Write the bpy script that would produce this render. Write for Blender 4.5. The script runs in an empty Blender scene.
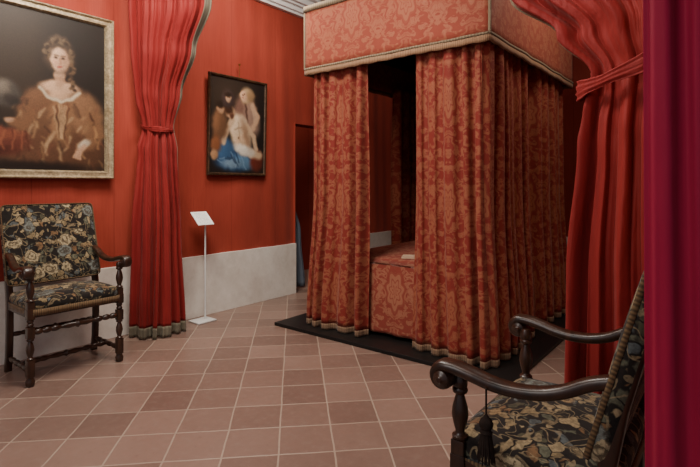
import bpy, bmesh, math, random
import numpy as np
from mathutils import Vector, Matrix
random.seed(3); np.random.seed(3)
C = bpy.context.scene.collection
pi = math.pi

# ------------------------------------------------------------------ helpers
def lin(c):
    o = []
    for v in c:
        v = v/255.0
        o.append(v/12.92 if v <= .04045 else ((v+.055)/1.055)**2.4)
    return tuple(o)+(1.0,)

def mesh_obj(name, verts, faces, mat=None, parent=None, uvs=None, smooth=True):
    me = bpy.data.meshes.new(name)
    me.from_pydata([tuple(v) for v in verts], [], faces)
    if uvs is not None:
        ul = me.uv_layers.new(name="UVMap")
        for l in me.loops:
            ul.data[l.index].uv = uvs[l.vertex_index]
    if mat: me.materials.append(mat)
    if smooth:
        me.polygons.foreach_set("use_smooth", [True]*len(me.polygons))
    me.update()
    ob = bpy.data.objects.new(name, me)
    C.objects.link(ob)
    if parent: ob.parent = parent
    return ob

def empty(name, loc, label, cat, rotz=0, group=None):
    e = bpy.data.objects.new(name, None)
    e.empty_display_size = .2
    e.location = loc; e.rotation_euler = (0, 0, rotz)
    e["label"] = label; e["category"] = cat
    if group: e["group"] = group
    C.objects.link(e)
    return e

class MB:
    def __init__(s): s.v = []; s.f = []
    def add(s, vs, fs):
        o = len(s.v); s.v += [Vector(v) for v in vs]; s.f += [tuple(i+o for i in f) for f in fs]
    def box(s, c, size, bev=0.004, M=None):
        bm = bmesh.new(); bmesh.ops.create_cube(bm, size=1)
        for v in bm.verts: v.co = Vector((v.co.x*size[0], v.co.y*size[1], v.co.z*size[2]))
        if bev: bmesh.ops.bevel(bm, geom=list(bm.edges), offset=bev, segments=2, affect='EDGES', profile=.6)
        bm.verts.index_update()
        vs = [v.co+Vector(c) for v in bm.verts]
        if M is not None: vs = [M @ v for v in vs]
        s.add(vs, [[v.index for v in f.verts] for f in bm.faces]); bm.free()
    def lathe(s, prof, M=None, segs=16):
        vs = []; fs = []; n = len(prof)
        for z, r in prof:
            for k in range(segs):
                a = 2*pi*k/segs
                v = Vector((r*math.cos(a), r*math.sin(a), z))
                vs.append(M @ v if M is not None else v)
        for i in range(n-1):
            for k in range(segs):
                k2 = (k+1) % segs
                fs.append((i*segs+k, i*segs+k2, (i+1)*segs+k2, (i+1)*segs+k))
        fs.append(tuple(range(segs))[::-1]); fs.append(tuple((n-1)*segs+k for k in range(segs)))
        s.add(vs, fs)
    def sweep(s, path, nrm, side, w, t, segs=14, p=2.6):
        vs = []; fs = []; n = len(path)
        for i, P in enumerate(path):
            for k in range(segs):
                a = 2*pi*k/segs; ca, sa = math.cos(a), math.sin(a)
                x = math.copysign(abs(ca)**(2/p), ca)*w[i]/2; y = math.copysign(abs(sa)**(2/p), sa)*t[i]/2
                vs.append(Vector(P)+side*x+nrm[i]*y)
        for i in range(n-1):
            for k in range(segs):
                k2 = (k+1) % segs
                fs.append((i*segs+k, i*segs+k2, (i+1)*segs+k2, (i+1)*segs+k))
        fs.append(tuple(range(segs))[::-1]); fs.append(tuple((n-1)*segs+k for k in range(segs)))
        s.add(vs, fs)
    def obj(s, name, mat, parent=None, smooth=True, angle=True):
        bm = bmesh.new()
        me0 = bpy.data.meshes.new("t"); me0.from_pydata([tuple(v) for v in s.v], [], s.f); bm.from_mesh(me0)
        bmesh.ops.recalc_face_normals(bm, faces=list(bm.faces))
        for e in bm.edges:
            if len(e.link_faces) == 2 and e.calc_face_angle(0) > math.radians(50): e.smooth = False
        me = bpy.data.meshes.new(name); bm.to_mesh(me); bm.free(); bpy.data.meshes.remove(me0)
        if smooth: me.polygons.foreach_set("use_smooth", [True]*len(me.polygons))
        me.materials.append(mat)
        ob = bpy.data.objects.new(name, me); C.objects.link(ob)
        if parent: ob.parent = parent
        return ob

# ------------------------------------------------------------------ materials
class N:
    def __init__(s, name, rough=.6, spec=.3, sheen=0, tint=None):
        s.m = bpy.data.materials.new(name); s.m.use_nodes = True
        s.t = s.m.node_tree; s.t.nodes.clear()
        s.out = s.t.nodes.new("ShaderNodeOutputMaterial")
        s.b = s.t.nodes.new("ShaderNodeBsdfPrincipled")
        s.t.links.new(s.b.outputs[0], s.out.inputs[0])
        s.b.inputs["Roughness"].default_value = rough
        s.b.inputs["Specular IOR Level"].default_value = spec
        s.b.inputs["Sheen Weight"].default_value = sheen
        if tint: s.b.inputs["Sheen Tint"].default_value = tint; s.b.inputs["Specular Tint"].default_value = tint
    def n(s, typ, **kw):
        nd = s.t.nodes.new(typ)
        for k, v in kw.items(): setattr(nd, k, v)
        return nd
    def l(s, a, b): s.t.links.new(a, b)
    def val(s, sock, v):
        if isinstance(v, bpy.types.NodeSocket): s.l(v, sock)
        else: sock.default_value = v
    def math(s, op, a, b=0.0, c=None):
        nd = s.n("ShaderNodeMath", operation=op)
        s.val(nd.inputs[0], a); s.val(nd.inputs[1], b)
        if c is not None: s.val(nd.inputs[2], c)
        return nd.outputs[0]
    def mix(s, f, a, b, mode='MIX'):
        nd = s.n("ShaderNodeMix", data_type='RGBA', blend_type=mode)
        s.val(nd.inputs[0], f); s.val(nd.inputs[6], a); s.val(nd.inputs[7], b)
        return nd.outputs[2]
    def noise(s, vec, scale, detail=3, rough=.5, dist=0):
        nd = s.n("ShaderNodeTexNoise"); nd.inputs["Scale"].default_value = scale
        nd.inputs["Detail"].default_value = detail; nd.inputs["Roughness"].default_value = rough
        nd.inputs["Distortion"].default_value = dist
        if vec is not None: s.l(vec, nd.inputs["Vector"])
        return nd
    def ramp(s, f, stops, interp='LINEAR'):
        nd = s.n("ShaderNodeValToRGB"); cr = nd.color_ramp; cr.interpolation = interp
        while len(cr.elements) < len(stops): cr.elements.new(.5)
        for e, (p, c) in zip(cr.elements, stops): e.position = p; e.color = c
        s.l(f, nd.inputs[0]); return nd.outputs[0]
    def mapping(s, vec, scale=(1, 1, 1), rot=(0, 0, 0), loc=(0, 0, 0)):
        nd = s.n("ShaderNodeMapping"); s.l(vec, nd.inputs[0])
        nd.inputs["Scale"].default_value = scale; nd.inputs["Rotation"].default_value = rot; nd.inputs["Location"].default_value = loc
        return nd.outputs[0]
    def coord(s, k="Object"): return s.n("ShaderNodeTexCoord").outputs[k]
    def bump(s, h, strength=.3, dist=.01):
        nd = s.n("ShaderNodeBump"); nd.inputs["Strength"].default_value = strength; nd.inputs["Distance"].default_value = dist
        s.l(h, nd.inputs["Height"]); s.l(nd.outputs[0], s.b.inputs["Normal"])
    def base(s, c): s.val(s.b.inputs["Base Color"], c)

g = lambda v: (v, v, v, 1)

def fabric(name, c1, c2, rough=.65, sheen=.1, spec=.25, wr=.35):
    m = N(name, rough, spec, sheen, (1, .5, .45, 1))
    o = m.coord()
    n1 = m.noise(m.mapping(o, (6, 6, .8)), 1.0, 4)
    n2 = m.noise(m.mapping(o, (60, 60, 3)), 1.0, 2)
    f = m.math('ADD', m.math('MULTIPLY', n1.outputs[0], .75), m.math('MULTIPLY', n2.outputs[0], .25))
    m.base(m.ramp(f, [(.3, c1), (.7, c2)]))
    n3 = m.noise(m.mapping(o, (11, 11, 3.0), (.15, .1, 0)), 1.0, 3, .5, .6)
    n4 = m.noise(m.mapping(o, (28, 28, 4.0), (.12, -.1, 0)), 1.0, 2, .5, .4)
    h = m.math('ADD', n3.outputs[0], m.math('MULTIPLY', n2.outputs[0], .06))
    h = m.math('ADD', h, m.math('MULTIPLY', n4.outputs[0], .22))
    m.bump(h, wr, .03)
    return m.m

def damask(name, ground, motif, rough=.6, W=.54, H=.78, soft=.02):
    m = N(name, rough, .22, .12, (1, .65, .55, 1))
    uv = m.n("ShaderNodeUVMap").outputs[0]
    sp = m.n("ShaderNodeSeparateXYZ"); m.l(uv, sp.inputs[0])
    pu = m.math('PINGPONG', sp.outputs[0], W/2)
    q = m.math('MULTIPLY', sp.outputs[1], 2*pi/H)
    cq = m.math('COSINE', q); sq = m.math('SINE', q)
    cb = m.n("ShaderNodeCombineXYZ")
    m.l(m.math('MULTIPLY', pu, 4.4/W), cb.inputs[0]); m.l(m.math('MULTIPLY', cq, 1.1), cb.inputs[1]); m.l(m.math('MULTIPLY', sq, 1.1), cb.inputs[2])
    n1 = m.noise(cb.outputs[0], 2.1, 2.0, .5, 1.0)
    f = n1.outputs[0]
    dv = m.math('SUBTRACT', m.math('FRACT', m.math('DIVIDE', sp.outputs[1], H)), .5)
    du = m.math('DIVIDE', pu, W)
    rr = m.math('SQRT', m.math('ADD', m.math('MULTIPLY', m.math('MULTIPLY', du, du), 1.6), m.math('MULTIPLY', dv, dv)))
    an = m.math('ARCTAN2', du, dv)
    pet = m.math('MULTIPLY_ADD', m.math('COSINE', m.math('MULTIPLY', an, 7.0)), .025, rr)
    med = m.ramp(pet, [(.19, g(1)), (.21, g(0))])
    ring = m.ramp(m.math('ABSOLUTE', m.math('SUBTRACT', m.math('FRACT', m.math('MULTIPLY', pet, 13.0)), .5)), [(.10, g(.25)), (.18, g(1))])
    mask = m.ramp(f, [(.50-soft, g(0)), (.50+soft, g(1))])
    vein = m.ramp(m.math('ABSOLUTE', m.math('SUBTRACT', m.math('FRACT', m.math('MULTIPLY', f, 14.0)), .5)), [(.06, g(0)), (.16, g(1))])
    mk = m.math('MULTIPLY', mask, m.math('MULTIPLY_ADD', vein, .5, .5))
    gap = m.ramp(pet, [(.22, g(0)), (.245, g(1))])
    mk = m.math('ADD', m.math('MULTIPLY', mk, gap), m.math('MULTIPLY', med, ring))
    o = m.coord()
    n2 = m.noise(o, 3.0, 4)
    col = m.mix(mk, ground, motif)
    col = m.mix(m.math('MULTIPLY', n2.outputs[0], .3), col, (ground[0]*.55, ground[1]*.6, ground[2]*.5, 1))
    m.base(col)
    m.val(m.b.inputs["Roughness"], m.math('MULTIPLY_ADD', mk, -.15, rough))
    n3 = m.noise(m.mapping(o, (9, 9, 3)), 1.0, 3, .5, .6)
    m.bump(m.math('ADD', m.math('MULTIPLY', mk, .10), n3.outputs[0]), .3, .02)
    return m.m

def embroidery(name):
    m = N(name, .9, .12, .1)
    o0 = m.coord()
    wn = m.noise(o0, 11, 3, .55)
    wv = m.n("ShaderNodeVectorMath", operation='MULTIPLY_ADD'); m.l(wn.outputs["Color"], wv.inputs[0]); wv.inputs[1].default_value = (.10, .10, .10); m.l(o0, wv.inputs[2])
    o = wv.outputs[0]
    vo = m.n("ShaderNodeTexVoronoi"); vo.inputs["Scale"].default_value = 9; m.l(o, vo.inputs["Vector"])
    d = vo.outputs["Distance"]
    sp = m.n("ShaderNodeSeparateColor"); m.l(vo.outputs["Color"], sp.inputs[0])
    ve = m.n("ShaderNodeTexVoronoi", feature='DISTANCE_TO_EDGE'); ve.inputs["Scale"].default_value = 25; m.l(o, ve.inputs["Vector"])
    vc = m.n("ShaderNodeTexVoronoi"); vc.inputs["Scale"].default_value = 25; m.l(o, vc.inputs["Vector"])
    sc = m.n("ShaderNodeSeparateColor"); m.l(vc.outputs["Color"], sc.inputs[0])
    leafmask = m.math('MULTIPLY', m.ramp(ve.outputs[0], [(.04, g(0)), (.12, g(1))]), m.math('GREATER_THAN', sc.outputs[1], .36))
    leafcol = m.ramp(sc.outputs[0], [(0, lin((92, 92, 76))), (.22, lin((132, 114, 84))), (.42, lin((84, 90, 90))), (.58, lin((154, 136, 104))), (.78, lin((78, 74, 58))), (.9, lin((116, 88, 62)))], 'CONSTANT')
    n2 = m.noise(o0, 11.0, 1.5, .5, .8)
    st = m.ramp(m.math('ABSOLUTE', m.math('SUBTRACT', m.math('FRACT', m.math('MULTIPLY', n2.outputs[0], 5.0)), .5)), [(.05, g(.6)), (.09, g(0))])
    fl = m.ramp(d, [(.40, g(1)), (.48, g(0))])
    fl = m.math('MULTIPLY', fl, m.math('GREATER_THAN', sp.outputs[0], .55))
    n6 = m.noise(o0, 75, 3, .6)
    fr = m.ramp(m.math('FRACT', m.math('MULTIPLY_ADD', d, 5.0, m.math('MULTIPLY', n6.outputs[0], 1.2))), [(.45, g(0)), (.7, g(1))])
    flc = m.ramp(sp.outputs[1], [(0, lin((168, 152, 120))), (.45, lin((142, 118, 86))), (.75, lin((114, 118, 112)))], 'CONSTANT')
    flc = m.mix(m.math('MULTIPLY', fr, .8), flc, lin((66, 54, 42)))
    ground = m.mix(m.noise(o0, 40, 2).outputs[0], lin((18, 16, 16)), lin((42, 37, 34)))
    c = m.mix(leafmask, ground, leafcol)
    c = m.mix(st, c, lin((148, 130, 100)))
    c = m.mix(fl, c, flc)
    c = m.mix(m.math('MULTIPLY', m.ramp(n6.outputs[0], [(.42, g(0)), (.6, g(1))]), .45), c, lin((38, 33, 30)))
    m.base(c)
    hh = m.noise(o0, 350, 2)
    m.bump(m.math('ADD', leafmask, m.math('MULTIPLY', hh.outputs[0], .6)), .3, .003)
    return m.m

def wood(name, c1, c2, rough=.35):
    m = N(name, rough, .5)
    o = m.coord()
    n1 = m.noise(m.mapping(o, (14, 14, 3)), 2.0, 5, .6, .6)
    m.base(m.ramp(n1.outputs[0], [(.3, c1), (.7, c2)]))
    m.bump(n1.outputs[0], .15, .002)
    return m.m

def fringe_mat(name, c1, c2, freq=260, amt=.35):
    m = N(name, .8, .2, .1)
    uv = m.n("ShaderNodeUVMap").outputs[0]
    sp = m.n("ShaderNodeSeparateXYZ"); m.l(uv, sp.inputs[0])
    nz = m.noise(m.mapping(uv, (80, 12, 1)), 1.0, 2)
    s = m.math('SINE', m.math('MULTIPLY_ADD', sp.outputs[0], freq, m.math('MULTIPLY', nz.outputs[0], 4)))
    f = m.math('MULTIPLY_ADD', s, amt, .5)
    m.base(m.mix(f, c1, c2)); m.bump(f, .4, .003)
    return m.m

def plain(name, c, rough=.6, spec=.3, var=.12, scale=6, metal=0):
    m = N(name, rough, spec)
    nz = m.noise(m.coord(), scale, 4)
    d = tuple(x*(1-var*2) for x in c[:3])+(1,)
    m.base(m.ramp(nz.outputs[0], [(.3, d), (.7, c)]))
    m.b.inputs["Metallic"].default_value = metal
    m.bump(nz.outputs[0], .08, .004)
    return m.m

M_curt = fabric("red_curtain_silk", lin((112, 28, 30)), lin((136, 40, 38)), .55, .1, .28, .4)
M_curt_near = fabric("crimson_curtain_silk", lin((124, 16, 50)), lin((154, 30, 60)), .6, .1, .2, .2)
M_dam = damask("red_damask", lin((126, 46, 40)), lin((152, 90, 66)), soft=.04)
M_dam_val = damask("faded_rose_damask", lin((144, 68, 54)), lin((162, 96, 72)), .7, soft=.05)
M_dam_cov = damask("rose_damask", lin((140, 64, 54)), lin((166, 106, 82)), .65, soft=.035)
M_dam_in = fabric("shadow_dark_lining", lin((46, 18, 16)), lin((66, 28, 22)), .8, .05)  # inner bed cloth, shadow under the canopy put into its dark colour
M_emb = embroidery("floral_needlework")
M_wood = wood("dark_walnut", lin((28, 17, 12)), lin((64, 39, 26)), .33)
M_trim = fringe_mat("woven_gold_grey_trim", lin((98, 84, 66)), lin((140, 122, 98)))
M_greytrim = fringe_mat("woven_grey_green_trim", lin((82, 76, 64)), lin((124, 116, 98)), 120, .2)
M_fringe = fringe_mat("silk_fringe", lin((110, 78, 58)), lin((168, 132, 100)), 420)
M_bedfringe = fringe_mat("bed_hem_braid", lin((98, 74, 58)), lin((140, 112, 88)), 300, .25)
M_black = plain("black_platform_paint", lin((20, 19, 19)), .45, .4)
M_metal = plain("white_powder_coat", lin((214, 214, 212)), .4, .4, .03)
M_brass = plain("aged_brass", lin((150, 112, 60)), .35, .5, .1, 20, .9)
M_cord = plain("dark_cord", lin((50, 40, 36)), .9, .1, .2, 60)
M_ceil = plain("ceiling_plaster", lin((232, 232, 232)), .9, .1, .03, 2)
M_linen = plain("pale_linen", lin((196, 166, 140)), .8, .2, .06)
M_blue = fabric("blue_grey_cloth", lin((86, 98, 112)), lin((122, 134, 148)), .8, .0)

def wallmat():
    m = N("hanging_red_wall_cloth", .62, .25, .1, (1, .55, .5, 1))
    o = m.coord()
    sp = m.n("ShaderNodeSeparateXYZ"); m.l(o, sp.inputs[0])
    n2 = m.noise(m.mapping(o, (90, 90, 5)), 1.0, 2)
    n5 = m.noise(m.mapping(o, (1.4, 1.4, .8)), 1.0, 3)
    al = m.math('ADD', sp.outputs[0], sp.outputs[1])
    seam = m.ramp(m.math('ABSOLUTE', m.math('SUBTRACT', m.math('FRACT', m.math('DIVIDE', al, .62)), .5)), [(0, g(1)), (.010, g(0))])
    f = m.math('ADD', m.math('MULTIPLY', n5.outputs[0], .75), m.math('MULTIPLY', n2.outputs[0], .25))
    col = m.ramp(f, [(.34, lin((130, 48, 38))), (.66, lin((158, 66, 52)))])
    col = m.mix(m.math('MULTIPLY', seam, .45), col, lin((84, 24, 18)))
    m.base(col)
    m.bump(n2.outputs[0], .25, .003)
    return m.m
M_wall = wallmat()

def dadomat():
    m = N("pale_limewash", .85, .2)
    o = m.coord()
    n1 = m.noise(o, 2, 6, .6); n2 = m.noise(o, 16, 5, .65)
    f = m.math('MULTIPLY_ADD', n2.outputs[0], .2, m.math('MULTIPLY', n1.outputs[0], .8))
    m.base(m.ramp(f, [(.32, lin((196, 186, 176))), (.66, lin((226, 220, 212)))]))
    m.bump(m.math('ADD', m.math('MULTIPLY', n2.outputs[0], .4), n1.outputs[0]), .25, .012)
    return m.m
M_dado = dadomat()

def floormat():
    m = N("terracotta_tiles", .5, .5)
    o = m.coord()
    mp = m.mapping(o, (1, 1, 1), (0, 0, math.radians(-45)), (.07, .05, 0))
    wob = m.noise(o, 5, 2)
    v = m.n("ShaderNodeVectorMath", operation='MULTIPLY_ADD')
    m.l(wob.outputs["Color"], v.inputs[0]); v.inputs[1].default_value = (.012, .012, 0); m.l(mp, v.inputs[2])
    b = m.n("ShaderNodeTexBrick"); b.offset = 0.0; b.squash = 1
    m.l(v.outputs[0], b.inputs["Vector"])
    b.inputs["Scale"].default_value = 1; b.inputs["Brick Width"].default_value = .27; b.inputs["Row Height"].default_value = .27
    b.inputs["Mortar Size"].default_value = .0052; b.inputs["Mortar Smooth"].default_value = .25
    b.inputs["Color1"].default_value = lin((116, 92, 82)); b.inputs["Color2"].default_value = lin((142, 116, 104))
    n1 = m.noise(o, 1.3, 5, .55); n2 = m.noise(o, 22, 5, .65)
    b.inputs["Mortar"].default_value = lin((168, 148, 132))
    st = m.ramp(n1.outputs[0], [(.3, g(.84)), (.7, g(1.08))])
    col = m.mix(.85, b.outputs[0], st, 'MULTIPLY')
    col = m.mix(m.math('MULTIPLY', m.ramp(n2.outputs[0], [(.5, g(0)), (.8, g(1))]), .28), col, lin((158, 140, 128)))
    col = m.mix(m.math('MULTIPLY', m.ramp(n2.outputs[0], [(.22, g(1)), (.42, g(0))]), .35), col, lin((92, 72, 62)))
    m.base(col)
    m.val(m.b.inputs["Roughness"], m.math('MULTIPLY_ADD', n1.outputs[0], .35, .16))
    h = m.math('ADD', m.math('MULTIPLY', b.outputs[1], -1.2), m.math('MULTIPLY', n2.outputs[0], .2))
    h = m.math('ADD', h, m.math('MULTIPLY', m.noise(o, 4, 2).outputs[0], 2.5))
    m.bump(h, .35, .006)
    return m.m
M_floor = floormat()

def giltmat(name, c1, c2, dk=.3):
    m = N(name, .42, .5)
    o = m.coord()
    n1 = m.noise(o, 18, 5, .6)
    v = m.n("ShaderNodeTexVoronoi"); v.inputs["Scale"].default_value = 60; m.l(o, v.inputs["Vector"])
    c = m.ramp(n1.outputs[0], [(.3, c1), (.7, c2)])
    m.base(m.mix(m.ramp(v.outputs[0], [(.3, g(0)), (.7, g(dk))]), c, tuple(x*.4 for x in c1[:3])+(1,)))
    m.b.inputs["Metallic"].default_value = .3
    m.bump(v.outputs[0], .4, -.004)
    return m.m
M_gilt = giltmat("worn_silver_gilt", lin((146, 128, 98)), lin((200, 182, 150)), .4)
M_darkframe = giltmat("dark_frame_wood", lin((40, 28, 20)), lin((92, 66, 44)))

def vcol(name, rough=.45):
    m = N(name, rough, .35)
    a = m.n("ShaderNodeVertexColor"); a.layer_name = "Paint"
    nz = m.noise(m.coord(), 120, 3)
    m.base(a.outputs[0]); m.bump(nz.outputs[0], .12, .002)
    return m.m
M_paint = vcol("oil_paint")

# ------------------------------------------------------------------ structure
def st(ob):
    ob["kind"] = "structure"; return ob
WX = -4.16
H_CEIL = 3.62
def boxes(name, lst, mat, bev=0):
    b = MB()
    for lo, hi in lst:
        c = [(lo[i]+hi[i])/2 for i in range(3)]; s = [hi[i]-lo[i] for i in range(3)]
        b.box(c, s, bev)
    return st(b.obj(name, mat, smooth=False))
boxes("floor", [((-5.4, -3, -.1), (2.6, 7.3, 0))], M_floor)
boxes("ceiling", [((-5.4, -3, H_CEIL), (2.6, 7.3, H_CEIL+.1))], M_ceil)
D0, D1, DH = 4.19, 4.98, 2.04
def left_wall():
    b = MB()
    for lo, hi in (((WX-.25, -3, 0), (WX-.06, D0-.004, H_CEIL)), ((WX-.25, D1+.004, 0), (WX-.06, 7.1, H_CEIL)), ((WX-.25, D0-.004, DH+.004), (WX-.06, D1+.004, H_CEIL))):
        b.box([(lo[i]+hi[i])/2 for i in range(3)], [hi[i]-lo[i] for i in range(3)], 0)
    def rip(y, z):
        h = .5+.26*math.sin(13*y+1.2*math.sin(2.1*y+.8*z)+.3*z)+.22*math.sin(27*y+1.3*math.sin(.9*z+y)+1)*(.5+.5*math.sin(3.1*y+z))+.25*math.sin(5.3*y+.7*z)
        am = .026*(1-.35*min(1, max(0, z-.6)/3.0))
        return WX-.030+am*h
    def patch(y0, y1, z0, z1):
        ny = max(2, int((y1-y0)/.012)); nz = max(2, int((z1-z0)/.10))
        vs = []; fs = []
        for i in range(ny+1):
            for j in range(nz+1):
                y = y0+(y1-y0)*i/ny; z = z0+(z1-z0)*j/nz; vs.append((rip(y, z), y, z))
        for i in range(ny):
            for j in range(nz):
                a = i*(nz+1)+j; fs.append((a, a+nz+1, a+nz+2, a+1))
        b.add(vs, fs)
    patch(-3, D0, 0, H_CEIL); patch(D1, 7.0, 0, H_CEIL); patch(D0, D1, DH, H_CEIL)
    b.box((WX-.035, D0-.006, DH/2), (.05, .012, DH), 0); b.box((WX-.035, D1+.006, DH/2), (.05, .012, DH), 0); b.box((WX-.035, (D0+D1)/2, DH+.006), (.05, D1-D0, .012), 0)
    o = b.obj("wall_left", M_wall, smooth=True); return st(o)
left_wall()
boxes("wall_passage", [((-5.3, 3.6, 0), (-5.2, 5.6, H_CEIL)), ((-5.2, 3.6, 0), (WX-.25, 3.7, H_CEIL)), ((-5.2, 5.5, 0), (WX-.25, 5.6, H_CEIL))], M_wall)
boxes("wall_back", [((WX, 7.0, 0), (1.2, 7.2, H_CEIL))], M_wall)
boxes("wall_right", [((.16, 1.25, 0), (.36, 7.0, H_CEIL))], M_wall)
boxes("baseboard_left", [((WX-.05, -3, 0), (WX+.004, D0, .60)), ((WX-.05, D1, 0), (WX+.004, 7.0, .60))], M_dado, .003)
boxes("baseboard_back", [((WX+.025, 6.975, 0), (.16, 7.0, .60))], M_dado, .004)
boxes("baseboard_right", [((.135, 1.25, 0), (.16, 6.975, .60))], M_dado, .004)
boxes("trim_1", [((WX-.04, -3, 3.34), (WX+.03, 7.0, 3.37)), ((WX-.04, -3, 3.37), (WX+.06, 7.0, 3.42)), ((WX-.04, -3, 3.42), (WX+.10, 7.0, 3.445)), ((WX-.04, -3, 3.445), (WX+.14, 7.0, 3.51)), ((WX-.04, -3, 3.51), (WX+.19, 7.0, 3.54)), ((WX-.04, -3, 3.54), (WX+.25, 7.0, H_CEIL))], M_ceil, .008)
boxes("trim_2", [((WX+.25, 6.88, 3.36), (.16, 7.0, H_CEIL))], M_ceil, .01)

# ------------------------------------------------------------------ drapes
def smooth01(t): return t*t*(3-2*t)
def keyed(keys, z):
    if z <= keys[0][0]: return keys[0][1:]
    for a, b in zip(keys[:-1], keys[1:]):
        if z <= b[0]:
            t = smooth01((z-a[0])/(b[0]-a[0]))
            P = [Vector(p)*(1-t)+Vector(q)*t for p, q in zip(a[1], b[1])]
            return P, a[2]*(1-t)+b[2]*t
    return keys[-1][1:]

def drape_fn(keys, npl, seed=0, flow=.15, sign=-1, irr=.5, crease=0.0, zt=1.8, fine=.0):
    """folds of irregular width; crease adds slanted creases near a tie at height zt"""
    rnd = random.Random(seed)
    wd = [rnd.uniform(1-irr, 1+irr) for _ in range(npl)]
    tot = sum(wd); br = [0]
    for x in wd: br.append(br[-1]+x/tot)
    am = [rnd.uniform(.45, 1.3) for _ in range(npl+1)]
    ph = [rnd.uniform(0, 6.28) for _ in range(npl+1)]
    q = [rnd.uniform(0, 6.28) for _ in range(8)]
    def phase(u):
        i = 0
        while i < npl-1 and u >= br[i+1]: i += 1
        return i, (u-br[i])/(br[i+1]-br[i])
    def pos(u, z):
        (P, a) = keyed(keys, z)
        P = [Vector(p) for p in P]
        l0 = 2*(u-.5)*(u-1); l1 = -4*u*(u-1); l2 = 2*u*(u-.5)
        c = P[0]*l0+P[1]*l1+P[2]*l2
        d = P[0]*(4*u-3)+P[1]*(4-8*u)+P[2]*(4*u-1)
        if d.length < 1e-6: d = Vector((1, 0))
        d.normalize(); nn = Vector((-d.y, d.x))
        uu = u+math.sin(pi*u)*(flow/npl)*(math.sin(1.0*z+q[0])+.3*math.sin(2.4*z+q[1]+5*u))
        uu = min(max(uu, 0), .99999)
        i, fr = phase(uu)
        A = (am[i]*(1+.3*math.sin(1.4*z+ph[i])))
        B = (am[i+1]*(1+.3*math.sin(1.4*z+ph[i+1])))
        k = smooth01(fr)
        Am = A*(1-k)+B*k
        base = -math.cos(2*pi*fr)
        prof = base-.22*math.cos(4*pi*fr)*(.6+.4*math.sin(ph[i]))
        off = sign*Am*prof
        off += .4*math.sin(6.0*u+.6*z+q[2])+.2*math.sin(23*u+.8*z+q[3])*math.sin(9*u+q[6])
        if fine:
            off += fine*(.34*math.sin(npl*2*pi*1.7*u+.8*math.sin(1.3*z+q[5])+q[4])*math.sin(.9*z+7*u+q[7])
                         + .16*math.sin(npl*2*pi*3.1*u+.9*z+q[6])*math.sin(1.3*z+11*u+q[3]))
        if crease:
            w = math.exp(-((z-zt)/.32)**2)
            off += crease*w*(math.sin(22*(z-zt)*(.6+abs(u-.5))+14*u+q[4])*.5+math.sin(37*(z-zt)+9*u+q[5])*.25)
        lat = .30*math.sin(4*pi*fr)*a*.4
        p = c+nn*(a*off*.9)+d*lat
        return Vector((p.x, p.y, z))
    return pos

def drape_mesh(name, pos, u0, u1, z0, z1, mat, parent, nu=160, nz=44, uscale=1.0, thick=.004, sagf=None):
    vs = []; uv = []; fs = []
    for j in range(nz+1):
        for i in range(nu+1):
            u = u0+(u1-u0)*i/nu; z = z0+(z1-z0)*j/nz
            zz = z+(sagf(u, z) if sagf else 0)
            p = pos(u, zz); vs.append(p); uv.append((u*uscale, zz))
    for j in range(nz):
        for i in range(nu):
            a = j*(nu+1)+i; fs.append((a, a+1, a+nu+2, a+nu+1))
    ob = mesh_obj(name, vs, fs, mat, parent, uv)
    md = ob.modifiers.new("thickness", 'SOLIDIFY'); md.thickness = thick; md.offset = 0
    return ob

def tieback(parent, c, rx, ry, z, tilt, mat, h=.07, rotz=0, seed=1):
    vs = []; fs = []; uv = []; nseg = 140; nr = 26
    rn = random.Random(seed); p = [rn.uniform(0, 6.28) for _ in range(5)]
    for k in range(nseg):
        a = 2*pi*k/nseg
        r = 1+.05*math.sin(5*a+p[0])+.03*math.sin(11*a+p[1])
        hh = h*(.78+.22*math.sin(3*a+p[2]))
        for q in range(nr):
            b = 2*pi*q/nr
            pl = .0045*math.sin(5*math.sin(b)*2+1.8*math.sin(2*a+p[3])+p[4]) if math.cos(b) > 0 else 0
            rr = .007*math.cos(b)+pl; zz = hh/2*math.sin(b)
            x = (rx*r+rr)*math.cos(a); y = (ry*r+rr)*math.sin(a)
            X = x*math.cos(rotz)-y*math.sin(rotz); Y = x*math.sin(rotz)+y*math.cos(rotz)
            sag = -.018*math.sin((x/rx+1)*pi/2)
            vs.append((c[0]+X, c[1]+Y, z+zz+tilt*x/rx+sag)); uv.append((a*rx, zz))
    for k in range(nseg):
        for q in range(nr):
            k2 = (k+1) % nseg; q2 = (q+1) % nr
            fs.append((k*nr+q, k2*nr+q, k2*nr+q2, k*nr+q2))
    return mesh_obj("tieback", vs, fs, mat, parent, uv)

e = empty("curtain", (0, 0, 0), "tall red silk curtain tied back against wall, grey braided edge", "curtain")
k = [(0.0, [(-4.07, 2.08), (-3.84, 2.22), (-3.88, 2.54)], .034),
     (0.9, [(-4.07, 2.10), (-3.87, 2.24), (-3.87, 2.48)], .032),
     (1.60, [(-4.07, 2.16), (-3.91, 2.25), (-3.83, 2.41)], .022),
     (1.80, [(-4.07, 2.20), (-3.92, 2.26), (-3.86, 2.39)], .013),
     (2.10, [(-4.08, 2.14), (-3.90, 2.24), (-3.76, 2.40)], .024),
     (2.45, [(-4.08, 2.10), (-3.82, 2.24), (-3.58, 2.40)], .034),
     (2.80, [(-4.08, 2.08), (-3.75, 2.25), (-3.38, 2.40)], .042),
     (3.60, [(-4.08, 2.06), (-3.55, 2.28), (-3.00, 2.40)], .045)]
f = drape_fn(k, 6, 8, .3, crease=.5, irr=.6, fine=.9)
drape_mesh("cloth", f, 0, .955, .10, 3.6, M_curt, e, 280, 130)
drape_mesh("edge_trim", f, .955, 1, .10, 3.6, M_greytrim, e, 14, 130, 3)
drape_mesh("hem_trim", f, 0, 1, .01, .10, M_greytrim, e, 280, 4, 1)
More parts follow.
